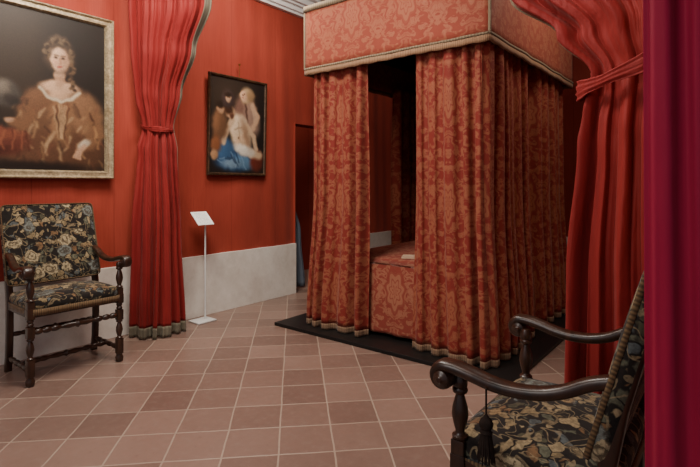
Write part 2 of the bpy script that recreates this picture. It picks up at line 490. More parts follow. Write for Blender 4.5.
tieback(e, (-3.98, 2.29), .140, .082, 1.80, -.02, M_curt, .055, .4)

e = empty("curtain", (0, 0, 0), "heavy crimson silk curtain gathered by a tieback beside canopy bed", "curtain")
k = [(0.0, [(-.64, 2.50), (-.40, 2.43), (-.12, 2.5)], .050),
     (0.9, [(-.63, 2.50), (-.40, 2.43), (-.14, 2.5)], .048),
     (1.50, [(-.59, 2.50), (-.38, 2.44), (-.16, 2.5)], .038),
     (1.82, [(-.545, 2.50), (-.36, 2.46), (-.12, 2.5)], .020),
     (2.02, [(-.70, 2.50), (-.40, 2.45), (-.10, 2.5)], .034),
     (2.28, [(-.95, 2.50), (-.50, 2.46), (-.06, 2.5)], .046),
     (2.75, [(-1.36, 2.50), (-.70, 2.46), (-.04, 2.5)], .052),
     (3.60, [(-1.9, 2.50), (-1.0, 2.46), (-.02, 2.5)], .052)]
f = drape_fn(k, 5, 17, .3, crease=.6, zt=1.85, irr=.6, fine=.9)
drape_mesh("cloth", f, .015, 1, .11, 3.6, M_curt, e, 300, 150)
drape_mesh("edge_trim", f, 0, .015, .11, 3.6, M_trim, e, 6, 150, 3)
drape_mesh("hem_trim", f, 0, 1, .01, .11, M_greytrim, e, 300, 4)
tieback(e, (-.33, 2.475), .245, .085, 1.83, .085, M_curt, .10, 0, 5)

e = empty("curtain", (0, 0, 0), "deep magenta-crimson silk door curtain hanging straight behind carved chair", "curtain")
k = [(0.0, [(-.135, 1.06), (.2, 1.07), (.62, 1.06)], .016),
     (3.6, [(-.146, 1.06), (.2, 1.07), (.62, 1.06)], .016)]
f = drape_fn(k, 10, 29, .4, fine=.5)
drape_mesh("cloth", f, 0, 1, .10, 3.6, M_curt_near, e, 420, 60)
drape_mesh("hem_trim", f, 0, 1, .01, .10, M_trim, e, 420, 4)

e = empty("curtain", (0, 0, 0), "dark red curtain hanging in the passage beyond the doorway", "curtain")
k = [(0.0, [(-4.62, 4.0), (-4.62, 4.3), (-4.60, 4.62)], .03), (3.0, [(-4.62, 4.0), (-4.62, 4.3), (-4.60, 4.60)], .03)]
f = drape_fn(k, 5, 33, .3)
drape_mesh("cloth", f, 0, 1, .02, 2.6, M_curt, e, 120, 30)
e = empty("cloth_screen", (0, 0, 0), "blue-grey cloth hanging low in the doorway", "cloth")
k = [(0.0, [(-4.40, 4.26), (-4.34, 4.40), (-4.30, 4.50)], .015), (.7, [(-4.40, 4.26), (-4.34, 4.34), (-4.30, 4.42)], .012), (1.2, [(-4.40, 4.26), (-4.38, 4.28), (-4.36, 4.31)], .006)]
f = drape_fn(k, 3, 35, .3)
drape_mesh("cloth", f, 0, 1, .02, 1.15, M_blue, e, 60, 20)

# ------------------------------------------------------------------ platform and bed
BX0, BX1, BY0, BY1 = -3.07, -1.36, 3.25, 5.35
ZV, ZT = 2.30, 2.90
b = MB(); b.box(((-3.36-1.14)/2, (3.10+5.5)/2, .015), (2.22, 2.40, .03), .005)
pl = b.obj("bed_platform", M_black, smooth=False)
pl["label"] = "low black plinth under the canopy bed on terracotta tiles"; pl["category"] = "platform"

bed = empty("canopy_bed", ((BX0+BX1)/2, (BY0+BY1)/2, .03), "four-poster canopy bed hung with rose-red damask curtains and fringed valance", "bed")
OFF = Vector(bed.location)
def strip(name, pts, z0f, z1f, mat, parent, nz=6, uoff=0, thick=.012):
    vs = []; uv = []; fs = []; L = 0; n = len(pts)
    for i, p in enumerate(pts):
        if i: L += (Vector(p)-Vector(pts[i-1])).length
        for j in range(nz+1):
            z = z0f(L)+(z1f(L)-z0f(L))*j/nz
            vs.append(Vector((p[0], p[1], z))-OFF); uv.append((L+uoff, z))
    for i in range(n-1):
        for j in range(nz):
            a = i*(nz+1)+j; fs.append((a, a+nz+1, a+nz+2, a+1))
    ob = mesh_obj(name, vs, fs, mat, parent, uv)
    md = ob.modifiers.new("t", 'SOLIDIFY'); md.thickness = thick; md.offset = 0
    return ob
def loop_pts(m, wav=.005, step=.04):
    c = [(BX0-m, BY0-m), (BX1+m, BY0-m), (BX1+m, BY1+m), (BX0-m, BY1+m), (BX0-m, BY0-m)]
    out = []
    for a, bb in zip(c[:-1], c[1:]):
        a = Vector(a); bb = Vector(bb); d = bb-a; n = int(d.length/step); nn = Vector((d.y, -d.x)).normalized()
        for i in range(n):
            t = i/n; env = min(1, 6*t, 6*(1-t))
            out.append(a+d*t+nn*wav*env*math.sin(i*.5+.6*math.sin(i*.31)))
    out.append(Vector(c[-1])); return [(p.x, p.y) for p in out]
strip("valance", loop_pts(.018), lambda L: ZV+.04, lambda L: ZT, M_dam_val, bed, 8)
strip("valance_fringe", loop_pts(.023), lambda L: ZV-.004+.003*math.sin(L*40), lambda L: ZV+.042, M_fringe, bed, 2)
strip("valance_braid", loop_pts(.026), lambda L: ZV+.042, lambda L: ZV+.060, M_trim, bed, 1)
strip("cornice_braid", loop_pts(.030), lambda L: ZT-.03, lambda L: ZT+.02, M_trim, bed, 1)
for cx, cy in ((BX0-.022, BY0-.022), (BX1+.022, BY0-.022)):
    q = MB(); q.box(Vector((cx, cy, (ZV+.06+ZT-.03)/2))-OFF, (.018, .018, ZT-.03-ZV-.06), .004)
    q.obj("corner_braid", M_trim, bed)
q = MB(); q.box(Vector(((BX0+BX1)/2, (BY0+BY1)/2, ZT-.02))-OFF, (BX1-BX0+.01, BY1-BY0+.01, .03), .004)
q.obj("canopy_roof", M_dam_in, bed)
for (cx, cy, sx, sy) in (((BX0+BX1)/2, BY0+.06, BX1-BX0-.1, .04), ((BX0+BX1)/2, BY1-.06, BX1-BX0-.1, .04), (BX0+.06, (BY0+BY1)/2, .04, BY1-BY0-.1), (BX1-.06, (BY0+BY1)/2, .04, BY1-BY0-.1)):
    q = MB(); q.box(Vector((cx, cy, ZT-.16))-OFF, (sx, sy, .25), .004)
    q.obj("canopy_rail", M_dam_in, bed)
for cx in (BX0+.15, BX1-.15):
    for cy in (BY0+.18, BY1-.14):
        q = MB()
        pr = [(.0, .04), (.5, .04), (.52, .05), (.56, .05), (.6, .032), (.66, .045), (.72, .03), (1.2, .034), (1.7, .028), (2.2, .024), (2.75, .024)]
        M = Matrix.Translation(Vector((cx, cy, .03))-OFF)
        q.lathe(pr, M, 14); q.obj("post", M_wood, bed)
def coverlet():
    x0, x1, y0, y1, z0, z1 = BX0+.12, BX1-.12, BY0+.14, BY1-.12, .06, .665
    bm = bmesh.new(); bmesh.ops.create_cube(bm, size=1)
    bmesh.ops.subdivide_edges(bm, edges=list(bm.edges), cuts=24, use_grid_fill=True)
    for v in bm.verts:
        x, y, z = v.co
        top = z > .49
        X = x0+(x+.5)*(x1-x0); Y = y0+(y+.5)*(y1-y0); Z = z0+(z+.5)*(z1-z0)
        ex = min(X-x0, x1-X, Y-y0, y1-Y)
        if top: Z -= .035*max(0, 1-ex/.08)**2
        Z += (.02*math.sin(pi*(x+.5))*math.sin(pi*(y+.5)) if top else 0)
        if ex < .001:
            fl = .02*(1-(Z-z0)/(z1-z0))
            w = .012*math.sin(X*28+Y*26+.5*math.sin(X*9))*(1-(Z-z0)/(z1-z0))
            if abs(x) > .499: X += math.copysign(fl+w, x)
            if abs(y) > .499: Y += math.copysign(fl+w, y)
        v.co = Vector((X, Y, Z))-OFF
    uvl = bm.loops.layers.uv.new("UVMap")
    for fc in bm.faces:
        fc.normal_update(); n = fc.normal
        for lp in fc.loops:
            p = lp.vert.co
            if abs(n.z) > .7: lp[uvl].uv = (p.x, p.y)
            elif abs(n.y) > abs(n.x): lp[uvl].uv = (p.x, p.z)
            else: lp[uvl].uv = (p.y, p.z)
    me = bpy.data.meshes.new("coverlet"); bm.to_mesh(me); bm.free()
    me.polygons.foreach_set("use_smooth", [True]*len(me.polygons)); me.materials.append(M_dam_cov)
    ob = bpy.data.objects.new("coverlet", me); C.objects.link(ob); ob.parent = bed
coverlet()
def bedcurtain(P0, P2, P0b, P2b, npl, seed, mat=None, amp=.046, ztop=ZV+.08, hem=True, sign=-1):
    mid = lambda a, b: ((a[0]+b[0])/2, (a[1]+b[1])/2)
    keys = [(0, [P0b, mid(P0b, P2b), P2b], amp*1.1), (1.3, [P0, mid(P0, P2), P2], amp), (2.5, [P0, mid(P0, P2), P2], amp*.8)]
    keys = [(z, [(p[0]-OFF.x, p[1]-OFF.y) for p in PP], a) for z, PP, a in keys]
    f0 = drape_fn(keys, npl, seed, .2, sign, .45)
    f = lambda u, z: f0(u, z)-Vector((0, 0, OFF.z))
    W = (Vector(P2)-Vector(P0)).length*1.7
    mat = mat or M_dam
    c = drape_mesh("bed_curtain", f, 0, 1, .085, ztop, mat, bed, 40*npl, 60, W)
    if hem:
        drape_mesh("hem_fringe", f, 0, 1, .034, .085, M_bedfringe, c, 40*npl, 3, W)
    return c
yc = BY0+.045; xr = BX1-.045
bedcurtain((BX0+.03, yc), (-2.45, yc), (BX0-.05, yc-.03), (-2.44, yc-.05), 5, 31)
bedcurtain((-1.985, yc), (xr+.01, yc), (-1.985, yc-.05), (xr+.08, yc-.06), 5, 44)
bedcurtain((xr+.005, yc-.01), (xr, 4.20), (xr+.08, yc-.06), (xr+.05, 4.19), 6, 53, amp=.036)
bedcurtain((xr-.01, 4.43), (xr-.01, BY1-.05), (xr+.04, 4.42), (xr+.04, BY1-.05), 5, 64, amp=.036)
bedcurtain((BX0+.06, 4.62), (BX0+.06, BY1-.05), (BX0+.04, 4.66), (BX0+.04, BY1-.05), 5, 75)
bedcurtain((BX0+.06, 3.38), (BX0+.06, 3.72), (BX0+.04, 3.38), (BX0+.04, 3.70), 3, 86)
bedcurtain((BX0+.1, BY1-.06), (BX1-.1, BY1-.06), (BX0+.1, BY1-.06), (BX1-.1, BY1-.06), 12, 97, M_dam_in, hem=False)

q = MB(); q.box((0, 0, .008), (.13, .085, .014), .005); q.box((.004, .002, .021), (.12, .08, .012), .005)
fc = q.obj("folded_cloth", M_linen); fc.location = (-2.20, 3.58, .673); fc.rotation_euler = (0.02, 0, .5)
fc["label"] = "small folded pale cloth lying on the damask coverlet"; fc["category"] = "cloth"

# ------------------------------------------------------------------ chairs
def beads(z0, z1, n, r0, r1):
    out = []
    L = (z1-z0)/n
    for i in range(n):
        for t in np.linspace(0, 1, 9)[:-1]:
            out.append((z0+L*(i+t), r0+(r1-r0)*math.sin(pi*t)**.8))
    out.append((z1, r0)); return out
def vase(z0, z1, r):
    P = [(0, .55), (.04, .95), (.08, .95), (.12, .6), (.16, .55), (.3, .8), (.45, 1.0), (.6, .92), (.75, .66), (.84, .5), (.88, .85), (.93, .95), (.97, .85), (1, .6)]
    return [(z0+(z1-z0)*t, r*k) for t, k in P]
def axisM(a, bb):
    a = Vector(a); bb = Vector(bb); d = bb-a
    return Matrix.Translation(a) @ d.to_track_quat('Z', 'Y').to_matrix().to_4x4(), d.length
M_chfr = fringe_mat("chair_fringe", lin((52, 40, 30)), lin((124, 98, 68)), 520, .3)

def chair_parts(root):
    parts = []
    fx, bx, hw = .19, -.19, .29
    for sy in (-1, 1):
        q = MB(); y = sy*hw
        T = Matrix.Translation((fx, y, 0))
        q.lathe([(0, .018), (.008, .026), (.035, .028), (.05, .020), (.06, .022)], T)
        q.box((fx, y, .115), (.044, .044, .11), .004)
        q.lathe(vase(.168, .31, .024), T)
        q.box((fx, y, .345), (.044, .044, .075), .004)
        q.lathe(beads(.38, .435, 2, .014, .021), T)
        q.box((fx, y, .465), (.046, .046, .07), .004)
        parts.append(q.obj("leg", M_wood, root))
        q = MB()
        q.box((fx, y, .52), (.042, .042, .045), .004)
        q.lathe(vase(.54, .70, .025), T)
        q.lathe([(.695, .017), (.70, .022), (.72, .022), (.735, .016)], T)
        parts.append(q.obj("arm_support", M_wood, root))
        q = MB()
        path = [(bx-.035, y, 0), (bx-.012, y, .12), (bx, y, .30), (bx, y, .50), (bx-.045, y, .75), (bx-.105, y, .98), (bx-.14, y, 1.10)]
        n = [Vector((1, 0, .05))]*len(path)
        q.sweep(path, n, Vector((0, 1, 0)), [.042]*len(path), [.042]*len(path), 16, 6)
        parts.append(q.obj("back_leg", M_wood, root))
        q = MB()
        base = [(-.23, .815), (-.17, .795), (-.11, .762), (-.05, .742), (.02, .735), (.08, .740), (.13, .752), (.18, .762), (.215, .764)]
        pts = []
        bz = [Vector((a, 0, c)) for a, c in base]
        for i in range(len(bz)-1):
            p0 = bz[max(i-1, 0)]; p1 = bz[i]; p2 = bz[i+1]; p3 = bz[min(i+2, len(bz)-1)]
            for t in (0, .33, .66):
                pts.append(.5*((2*p1)+(-p0+p2)*t+(2*p0-5*p1+4*p2-p3)*t*t+(-p0+3*p1-3*p2+p3)*t**3))
        cx, cz, R = .222, .730, .034
        for i in range(26):
            a = pi/2-i*.27; rr = R*(1-i/34)
            pts.append(Vector((cx+rr*math.cos(a), 0, cz+rr*math.sin(a))))
        nrm = []
        for i in range(len(pts)):
            d = (pts[min(i+1, len(pts)-1)]-pts[max(i-1, 0)]).normalized(); nrm.append(Vector((-d.z, 0, d.x)))
        N_ = len(pts)
        P = [(p.x, y+sy*.03*smooth01(min(1, max(0, (p.x+.2)/.42))), p.z) for p in pts]
        w = [.046+.018*smooth01(min(1, i/24)) for i in range(N_)]
        t = [.034 if i < 24 else .034-.016*(i-24)/(N_-24) for i in range(N_)]
        q.sweep(P, nrm, Vector((0, 1, 0)), w, t, 16, 3)
        for ss in (-1, 1):
            M = Matrix.Translation((cx, y+sy*.03+ss*.02, cz)) @ Matrix.Rotation(-ss*pi/2, 4, 'X')
            q.lathe([(0, .024), (.014, .024), (.018, .018), (.02, .010), (.026, .007)], M, 16)
        parts.append(q.obj("armrest", M_wood, root))
        q = MB()
        M, L = axisM((bx-.005, y, .10), (fx, y, .10)); q.lathe([(0, .013)]+beads(.03, L-.03, 4, .012, .019)+[(L, .013)], M, 14)
        parts.append(q.obj("stretcher", M_wood, root))
        q = MB(); q.box((0, y, .465), (.34, .034, .05), .004); parts.append(q.obj("seat_rail", M_wood, root))
    def turned(a, bb, r=.021):
        q = MB(); M, L = axisM(a, bb)
        pr = [(0, .014)]+beads(.02, L*.30, 3, .013, r)+[(L*.32, .012), (L*.40, r*1.0), (L*.47, r*.8), (L*.5, r*1.3), (L*.53, r*.8), (L*.60, r), (L*.68, .012)]+beads(L*.70, L-.02, 3, .013, r)+[(L, .014)]
        q.lathe(pr, M, 16); parts.append(q.obj("stretcher", M_wood, root))
    turned((fx, -hw, .345), (fx, hw, .345)); turned((0, -hw, .10), (0, hw, .10), .018)
    turned((bx, -hw, .26), (bx, hw, .26), .017)
    for xx in (fx, bx):
        q = MB(); q.box((xx, 0, .465), (.034, 2*hw-.04, .05), .004); parts.append(q.obj("seat_rail", M_wood, root))
    def cushion(name, sx, sy, sz, dome, M, cuts=14, p=7.0, M2=None):
        bm = bmesh.new(); bmesh.ops.create_cube(bm, size=1)
        bmesh.ops.subdivide_edges(bm, edges=list(bm.edges), cuts=cuts, use_grid_fill=True)
        for v in bm.verts:
            x, y, z = v.co*2
            r = (abs(x)**p+abs(y)**p)**(1/p)
            if max(abs(x), abs(y)) > .001:
                kk = max(abs(x), abs(y))/r; x *= kk; y *= kk
            m = max(abs(x), abs(y))
            zz = z*(1 if m < .8 else (1-.35*((m-.8)/.2)**2))
            zz += dome*(1-x*x)*(1-y*y)*max(0, z)/(sz/2)
            pf = 1-.03*z*z
            v.co = M @ Vector((x*sx/2*pf, y*sy/2*pf, zz*sz/2))
        me = bpy.data.meshes.new(name); bm.to_mesh(me); bm.free()
        me.polygons.foreach_set("use_smooth", [True]*len(me.polygons)); me.materials.append(M_emb)
        ob = bpy.data.objects.new(name, me); C.objects.link(ob); ob.parent = root
        ob.modifiers.new("s", 'SUBSURF').render_levels = 1
        parts.append(ob); return ob
    cushion("seat", .45, .61, .085, .035, Matrix.Translation((.0, 0, .515)))
    ang = math.radians(-15.5)
    Mb = Matrix.Translation((-.182, 0, .60)) @ Matrix.Rotation(ang, 4, 'Y') @ Matrix.Translation((0, 0, .283)) @ Matrix.Rotation(pi/2, 4, 'Y')
    cushion("backrest", .585, .635, .07, .016, Mb, 16, 18)
    vs = []; fs = []; uv = []; L = 0
    rx, ry = .232, .312
    pts = []
    for kx in range(80):
        a = 2*pi*kx/80; ca, sa = math.cos(a), math.sin(a); p = 9
        r = (abs(ca)**p+abs(sa)**p)**(-1/p); pts.append((rx*r*ca*.985, ry*r*sa*.985))
    pts.append(pts[0])
    for i, (x, y) in enumerate(pts):
        if i: L += math.hypot(x-pts[i-1][0], y-pts[i-1][1])
        for zz in (.495, .455+.003*math.sin(L*90)): vs.append((x, y, zz)); uv.append((L, zz))
    for i in range(80): a = i*2; fs.append((a, a+1, a+3, a+2))
    ob = mesh_obj("seat_fringe", vs, fs, M_chfr, root, uv); ob.modifiers.new("t", 'SOLIDIFY').thickness = .005; parts.append(ob)
    vs = []; fs = []; uv = []; L = 0; pts = []
    for kx in range(160):
        a = 2*pi*kx/160; ca, sa = math.cos(a), math.sin(a); p = 22
        r = (abs(ca)**p+abs(sa)**p)**(-1/p); pts.append((.290*r*ca, .315*r*sa))
    pts.append(pts[0])
    for i, (x, y) in enumerate(pts):
        if i: L += math.hypot(x-pts[i-1][0], y-pts[i-1][1])
        for zz in (.030, .016): vs.append(Mb @ Vector((x, y, zz))); uv.append((L, zz))
    for i in range(160): a = i*2; fs.append((a, a+1, a+3, a+2))
    ob = mesh_obj("backrest_braid", vs, fs, M_chfr, root, uv); ob.modifiers.new("t", 'SOLIDIFY').thickness = .005; parts.append(ob)
    return parts

ch1 = empty("armchair", (-3.765, 1.47, 0), "walnut armchair with floral needlework upholstery against the red wall", "chair", 0, "needlework armchairs")
parts = chair_parts(ch1)
ch2 = empty("armchair", (-.462, 1.64, 0), "walnut armchair with needlework seat and hanging tassel beside crimson curtain", "chair", pi, "needlework armchairs")
for p in parts:
    c = p.copy(); c.parent = ch2; C.objects.link(c)
q = MB()
tx, ty = .085, .345
T = Matrix.Translation((tx, ty, 0))
q.lathe([(.655, .003), (.735, .003)], T, 8)
q.lathe([(.606, .012), (.614, .018), (.622, .012), (.628, .017), (.638, .020), (.650, .015), (.658, .006), (.665, .003)], T, 18)
for i in range(26):
    a = 2*pi*i/26; r0 = .013; r1 = .021+.004*math.sin(i*2.3)
    A = Vector((tx+r0*math.cos(a), ty+r0*math.sin(a), .612)); Bq = Vector((tx+r1*math.cos(a+.1), ty+r1*math.sin(a+.1), .535+.004*math.sin(i*1.7)))
    M, L = axisM(A, Bq); q.lathe([(0, .0022), (L*.5, .003), (L, .0018)], M, 5)
ts = q.obj("tassel", M_cord, ch2); ts["label"] = "dark silk tassel hanging from the arm"

# ------------------------------------------------------------------ paintings
class Paint:
    def __init__(s, y0, y1, z0, z1, nx, bg):
        s.nx = nx; s.nz = int(nx*(z1-z0)/(y1-y0))
        s.Y, s.Z = np.meshgrid(np.linspace(y0, y1, nx+1), np.linspace(z0, z1, s.nz+1))
        s.Y0, s.Z0 = s.Y.copy(), s.Z.copy()
        rs = np.random.RandomState(4)
        w = .0038
        for k in range(14):
            a, bq, ph, ph2 = rs.uniform(20, 110), rs.uniform(20, 110), rs.uniform(0, 6), rs.uniform(0, 6)
            s.Y = s.Y+w*np.sin(a*s.Z0+ph+2*np.sin(17*s.Y0+ph2))/3; s.Z = s.Z+w*np.sin(bq*s.Y0+ph2+2*np.sin(13*s.Z0+ph))/3
        s.I = np.ones(s.Y.shape+(3,))*np.array(bg, float)
    def ell(s, y, z, ry, rz, col, soft=.25, rot=0, op=1.0):
        c, q = math.cos(rot), math.sin(rot)
        dy, dz = s.Y-y, s.Z-z
        a = (dy*c+dz*q)/ry; bb = (-dy*q+dz*c)/rz
        r = np.sqrt(a*a+bb*bb)
        m = np.clip((1+soft-r)/(2*soft), 0, 1); m = m*m*(3-2*m)*op
        shade = 1-.16*np.clip(.7*a-.5*bb, -1, 1.2)
        s.I = s.I*(1-m[..., None])+np.array(col, float)*shade[..., None]*m[..., None]
    def stroke(s, pts, w, col, soft=.4, op=1.0):
        for (a, b2), (c, d) in zip(pts[:-1], pts[1:]):
            L = math.hypot(c-a, d-b2)
            vy, vz = (c-a)/L, (d-b2)/L
            t = np.clip((s.Y-a)*vy+(s.Z-b2)*vz, 0, L)
            r = np.hypot(s.Y-a-t*vy, s.Z-b2-t*vz)/w
            m = np.clip((1+soft-r)/(2*soft), 0, 1)*op
            s.I = s.I*(1-m[..., None])+np.array(col, float)*m[..., None]
    def obj(s, name, parent, loc, dark=1.0, blur=2):
        I = s.I.copy()
        for _ in range(blur):
            J = np.pad(I, ((1, 1), (1, 1), (0, 0)), mode='edge')
            I = (J[:-2, 1:-1]+J[2:, 1:-1]+J[1:-1, :-2]+J[1:-1, 2:]+2*J[1:-1, 1:-1])/6
        I = np.clip(I*dark, 0, 255)/255
        rs = np.random.RandomState(9)
        I = I*(1+.05*rs.randn(*I.shape[:2])[..., None])
        I = np.clip(I, 0, 1)
        L = np.where(I <= .04045, I/12.92, ((I+.055)/1.055)**2.4)
        nx, nz = s.nx, s.nz
        vs = [(0, float(y)-loc[1], float(z)-loc[2]) for y, z in zip(s.Y0.ravel(), s.Z0.ravel())]
        fs = []
        for j in range(nz):
            for i in range(nx):
                a = j*(nx+1)+i; fs.append((a, a+1, a+nx+2, a+nx+1))
        ob = mesh_obj(name, vs, fs, M_paint, parent)
        at = ob.data.color_attributes.new("Paint", 'FLOAT_COLOR', 'POINT')
        rgba = np.ones((len(vs), 4), np.float32); rgba[:, :3] = L.reshape(-1, 3)
        at.data.foreach_set("color", rgba.ravel())
        ob.location.x = .012
        return ob

def frame(w, h, prof, mat, parent, ctr=(0, 0)):
    vs = []; fs = []; n = len(prof)
    cs = [(-1, -1), (1, -1), (1, 1), (-1, 1)]
    for sy, sz in cs:
        for ins, dx in prof:
            vs.append((dx, ctr[0]+sy*(w/2-ins), ctr[1]+sz*(h/2-ins)))
    for k2 in range(4):
        k3 = (k2+1) % 4
        for i in range(n):
            i2 = (i+1) % n
            fs.append((k2*n+i, k3*n+i, k3*n+i2, k2*n+i2))
    q = MB(); q.add(vs, fs)
    return q.obj("picture_frame", mat, parent)

YC, ZC = (.85+1.98)/2, (1.35+2.68)/2
p1 = empty("painting", (WX+.002, YC, ZC), "large oil portrait of woman in golden dress, silver-gilt frame", "painting")
frame(1.13, 1.33, [(0, 0), (0, .045), (.006, .055), (.012, .056), (.018, .048), (.024, .038), (.038, .036), (.046, .042), (.053, .042), (.060, .030), (.066, .015), (.066, 0)], M_gilt, p1)
P = Paint(.90, 1.93, 1.40, 2.63, 230, (36, 29, 24))
P.ell(1.2, 2.3, .35, .5, (54, 42, 32), .6); P.ell(1.75, 2.3, .25, .4, (30, 24, 20), .6)
P.ell(1.02, 2.2, .12, .5, (62, 44, 32), .5)
P.ell(1.60, 1.82, .25, .28, (98, 68, 48), .2); P.ell(1.56, 1.55, .38, .24, (84, 56, 40), .25)
P.ell(1.78, 1.86, .13, .19, (116, 84, 60), .25, .3); P.ell(1.41, 1.87, .12, .18, (106, 74, 52), .25, -.3)
P.ell(1.585, 1.80, .085, .17, (128, 94, 66), .4)
for i in range(90):
    a = random.uniform(1.26, 1.88); z = random.uniform(1.45, 1.98)
    d = random.uniform(-.06, .06)
    P.stroke([(a, z), (a+d, z-random.uniform(.03, .10))], random.uniform(.005, .011), random.choice([(158, 124, 88), (58, 40, 30), (134, 102, 72), (172, 142, 106), (78, 54, 40), (104, 66, 48)]), .9, .65)
for i in range(7):
    P.stroke([(1.53+.018*i, 1.93-abs(i-3)*.006), (1.565+.006*i, 1.66)], .0045, random.choice([(182, 150, 112), (64, 40, 28)]), .8, .7)
P.ell(1.575, 2.06, .135, .055, (190, 154, 124), .3); P.ell(1.572, 2.14, .040, .08, (182, 144, 114), .25)
P.ell(1.575, 1.995, .078, .04, (182, 146, 116), .4); P.stroke([(1.545, 2.13), (1.60, 2.12)], .014, (144, 106, 80), .9, .6)
P.stroke([(1.43, 2.04), (1.49, 1.98), (1.575, 1.950), (1.66, 1.98), (1.72, 2.04)], .011, (190, 174, 148), .6)
P.ell(1.57, 2.31, .112, .135, (66, 52, 42), .25); P.ell(1.57, 2.42, .075, .05, (72, 58, 46), .3)
for i in range(60):
    a = random.uniform(-.4, pi+.4)
    y = 1.57+random.uniform(.075, .105)*math.cos(a); z = 2.32+random.uniform(.09, .135)*math.sin(a)
    P.ell(y, z, .014, .014, random.choice([(90, 72, 54), (50, 38, 30), (100, 82, 62), (66, 50, 38)]), .5)
for i in range(16):
    P.ell(1.655+random.uniform(-.015, .03), 2.26-i*.014, .015, .013, random.choice([(86, 66, 48), (56, 42, 32), (96, 76, 56)]), .5)
P.ell(1.572, 2.275, .066, .094, (198, 160, 130), .16); P.ell(1.612, 2.265, .030, .08, (156, 116, 90), .7, 0, .6)
P.ell(1.552, 2.325, .04, .03, (210, 176, 146), .7, 0, .7)
for ey in (1.545, 1.597):
    P.ell(ey, 2.288, .014, .008, (46, 32, 26), .35); P.stroke([(ey-.017, 2.306), (ey+.017, 2.307)], .004, (90, 64, 48), .5)
P.stroke([(1.577, 2.288), (1.580, 2.25)], .007, (152, 110, 84), .8); P.ell(1.572, 2.245, .013, .006, (160, 112, 88), .5)
P.ell(1.570, 2.222, .020, .008, (148, 66, 56), .3); P.ell(1.54, 2.25, .018, .014, (204, 146, 120), .8, 0, .6)
P.ell(1.57, 2.194, .022, .008, (160, 118, 92), .8, 0, .6)
P.stroke([(1.82, 1.86), (1.86, 1.72), (1.79, 1.63)], .048, (112, 80, 56), .4)
for i in range(12): P.stroke([(1.80+.006*i, 1.88-.02*i), (1.83+.003*i, 1.82-.02*i)], .008, random.choice([(150, 112, 76), (66, 42, 30)]), .8, .7)
P.ell(1.755, 1.63, .055, .030, (182, 168, 146), .5, .6); P.stroke([(1.75, 1.61), (1.71, 1.56)], .020, (178, 140, 112), .5)
for i in range(4): P.stroke([(1.70+.012*i, 1.565), (1.672+.014*i, 1.515-.003*i)], .0065, (176, 138, 110), .4)
P.stroke([(1.38, 1.84), (1.32, 1.74), (1.26, 1.76)], .036, (112, 78, 54), .4); P.ell(1.235, 1.775, .035, .02, (170, 132, 104), .4)
P.ell(1.22, 1.97, .085, .10, (70, 64, 58), .3); P.ell(1.20, 2.01, .04, .05, (114, 104, 92), .7); P.ell(1.25, 1.92, .05, .035, (46, 40, 36), .5)
P.ell(1.12, 1.62, .24, .11, (98, 50, 38), .25, -.05); P.ell(1.15, 1.67, .17, .04, (124, 68, 48), .6); P.ell(1.05, 1.56, .18, .04, (68, 32, 24), .6)
P.ell(1.3, 1.43, .5, .05, (30, 22, 18), .5)
for i in range(16):
    a = random.uniform(.98, 1.34); P.stroke([(a, 1.70), (a+random.uniform(-.05, .05), 1.56)], .005, random.choice([(150, 90, 62), (76, 36, 26)]), .9, .7)
P.obj("canvas", p1, (WX, YC, ZC), .95)

Y0, Y1, Z0, Z1 = 2.92, 3.68, 1.40, 2.43
YC, ZC = (Y0+Y1)/2, (Z0+Z1)/2
p2 = empty("painting", (WX+.002, YC, ZC), "dark oil painting of pale reclining figure with mourners, narrow frame", "painting")
p2.rotation_euler = (0, math.radians(1.6), 0); p2.location.x += .016
frame(.76, 1.03, [(0, 0), (0, .025), (.008, .032), (.018, .028), (.026, .02), (.030, .012), (.030, 0)], M_darkframe, p2)
P = Paint(Y0+.025, Y1-.025, Z0+.025, Z1-.025, 220, (34, 28, 26))
P.ell(3.2, 2.2, .3, .25, (58, 46, 38), .7)
U = lambda u, v: (Y0+.76*u, Z0+1.03*v)
def E(u, v, ru, rv, c, so=.25, rot=0, op=1): y, z = U(u, v); P.ell(y, z, ru*.76, rv*1.03, c, so+.08, rot, op)
def S(pts, w, c, so=.4, op=1): P.stroke([U(*p) for p in pts], w, c, so+.1, op)
E(.62, .64, .20, .20, (118, 86, 74), .2); E(.74, .60, .13, .18, (148, 118, 102), .3, .3); S([(.62, .75), (.66, .55)], .012, (82, 56, 48), .8); S([(.74, .72), (.80, .55)], .012, (176, 148, 128), .8)
E(.64, .83, .115, .080, (186, 156, 120), .3, .5); E(.59, .825, .062, .056, (216, 172, 140), .16, .4); E(.71, .83, .07, .06, (150, 118, 86), .5)
for a, b2 in ((.572, .832), (.60, .845)): E(a, b2, .012, .006, (90, 60, 48), .4)
E(.566, .808, .014, .006, (178, 100, 84), .4); S([(.74, .74), (.84, .62), (.76, .50)], .030, (196, 158, 128), .4)
E(.46, .19, .36, .15, (40, 66, 100), .2); E(.27, .27, .14, .12, (60, 94, 132), .3, .4); E(.60, .14, .20, .07, (86, 120, 150), .4, -.2); E(.40, .12, .16, .05, (112, 138, 160), .5)
for i in range(14): 
    a = random.uniform(.15, .72); S([(a, random.uniform(.14, .32)), (a+.08, random.uniform(.06, .2))], .007, random.choice([(126, 152, 176), (26, 42, 68), (78, 110, 144)]), .8, .7)
E(.84, .16, .12, .12, (98, 44, 34), .3)
E(.54, .44, .175, .20, (212, 184, 152), .16, .35); E(.49, .52, .15, .09, (224, 198, 168), .35, .3); E(.60, .32, .13, .10, (194, 162, 132), .3)
S([(.40, .56), (.29, .44), (.25, .33)], .032, (208, 176, 144), .3); S([(.64, .52), (.77, .42), (.82, .29)], .028, (198, 166, 134), .3)
S([(.56, .30), (.72, .24), (.88, .22)], .046, (190, 160, 128), .35); E(.62, .26, .18, .055, (218, 210, 196), .35, -.25)
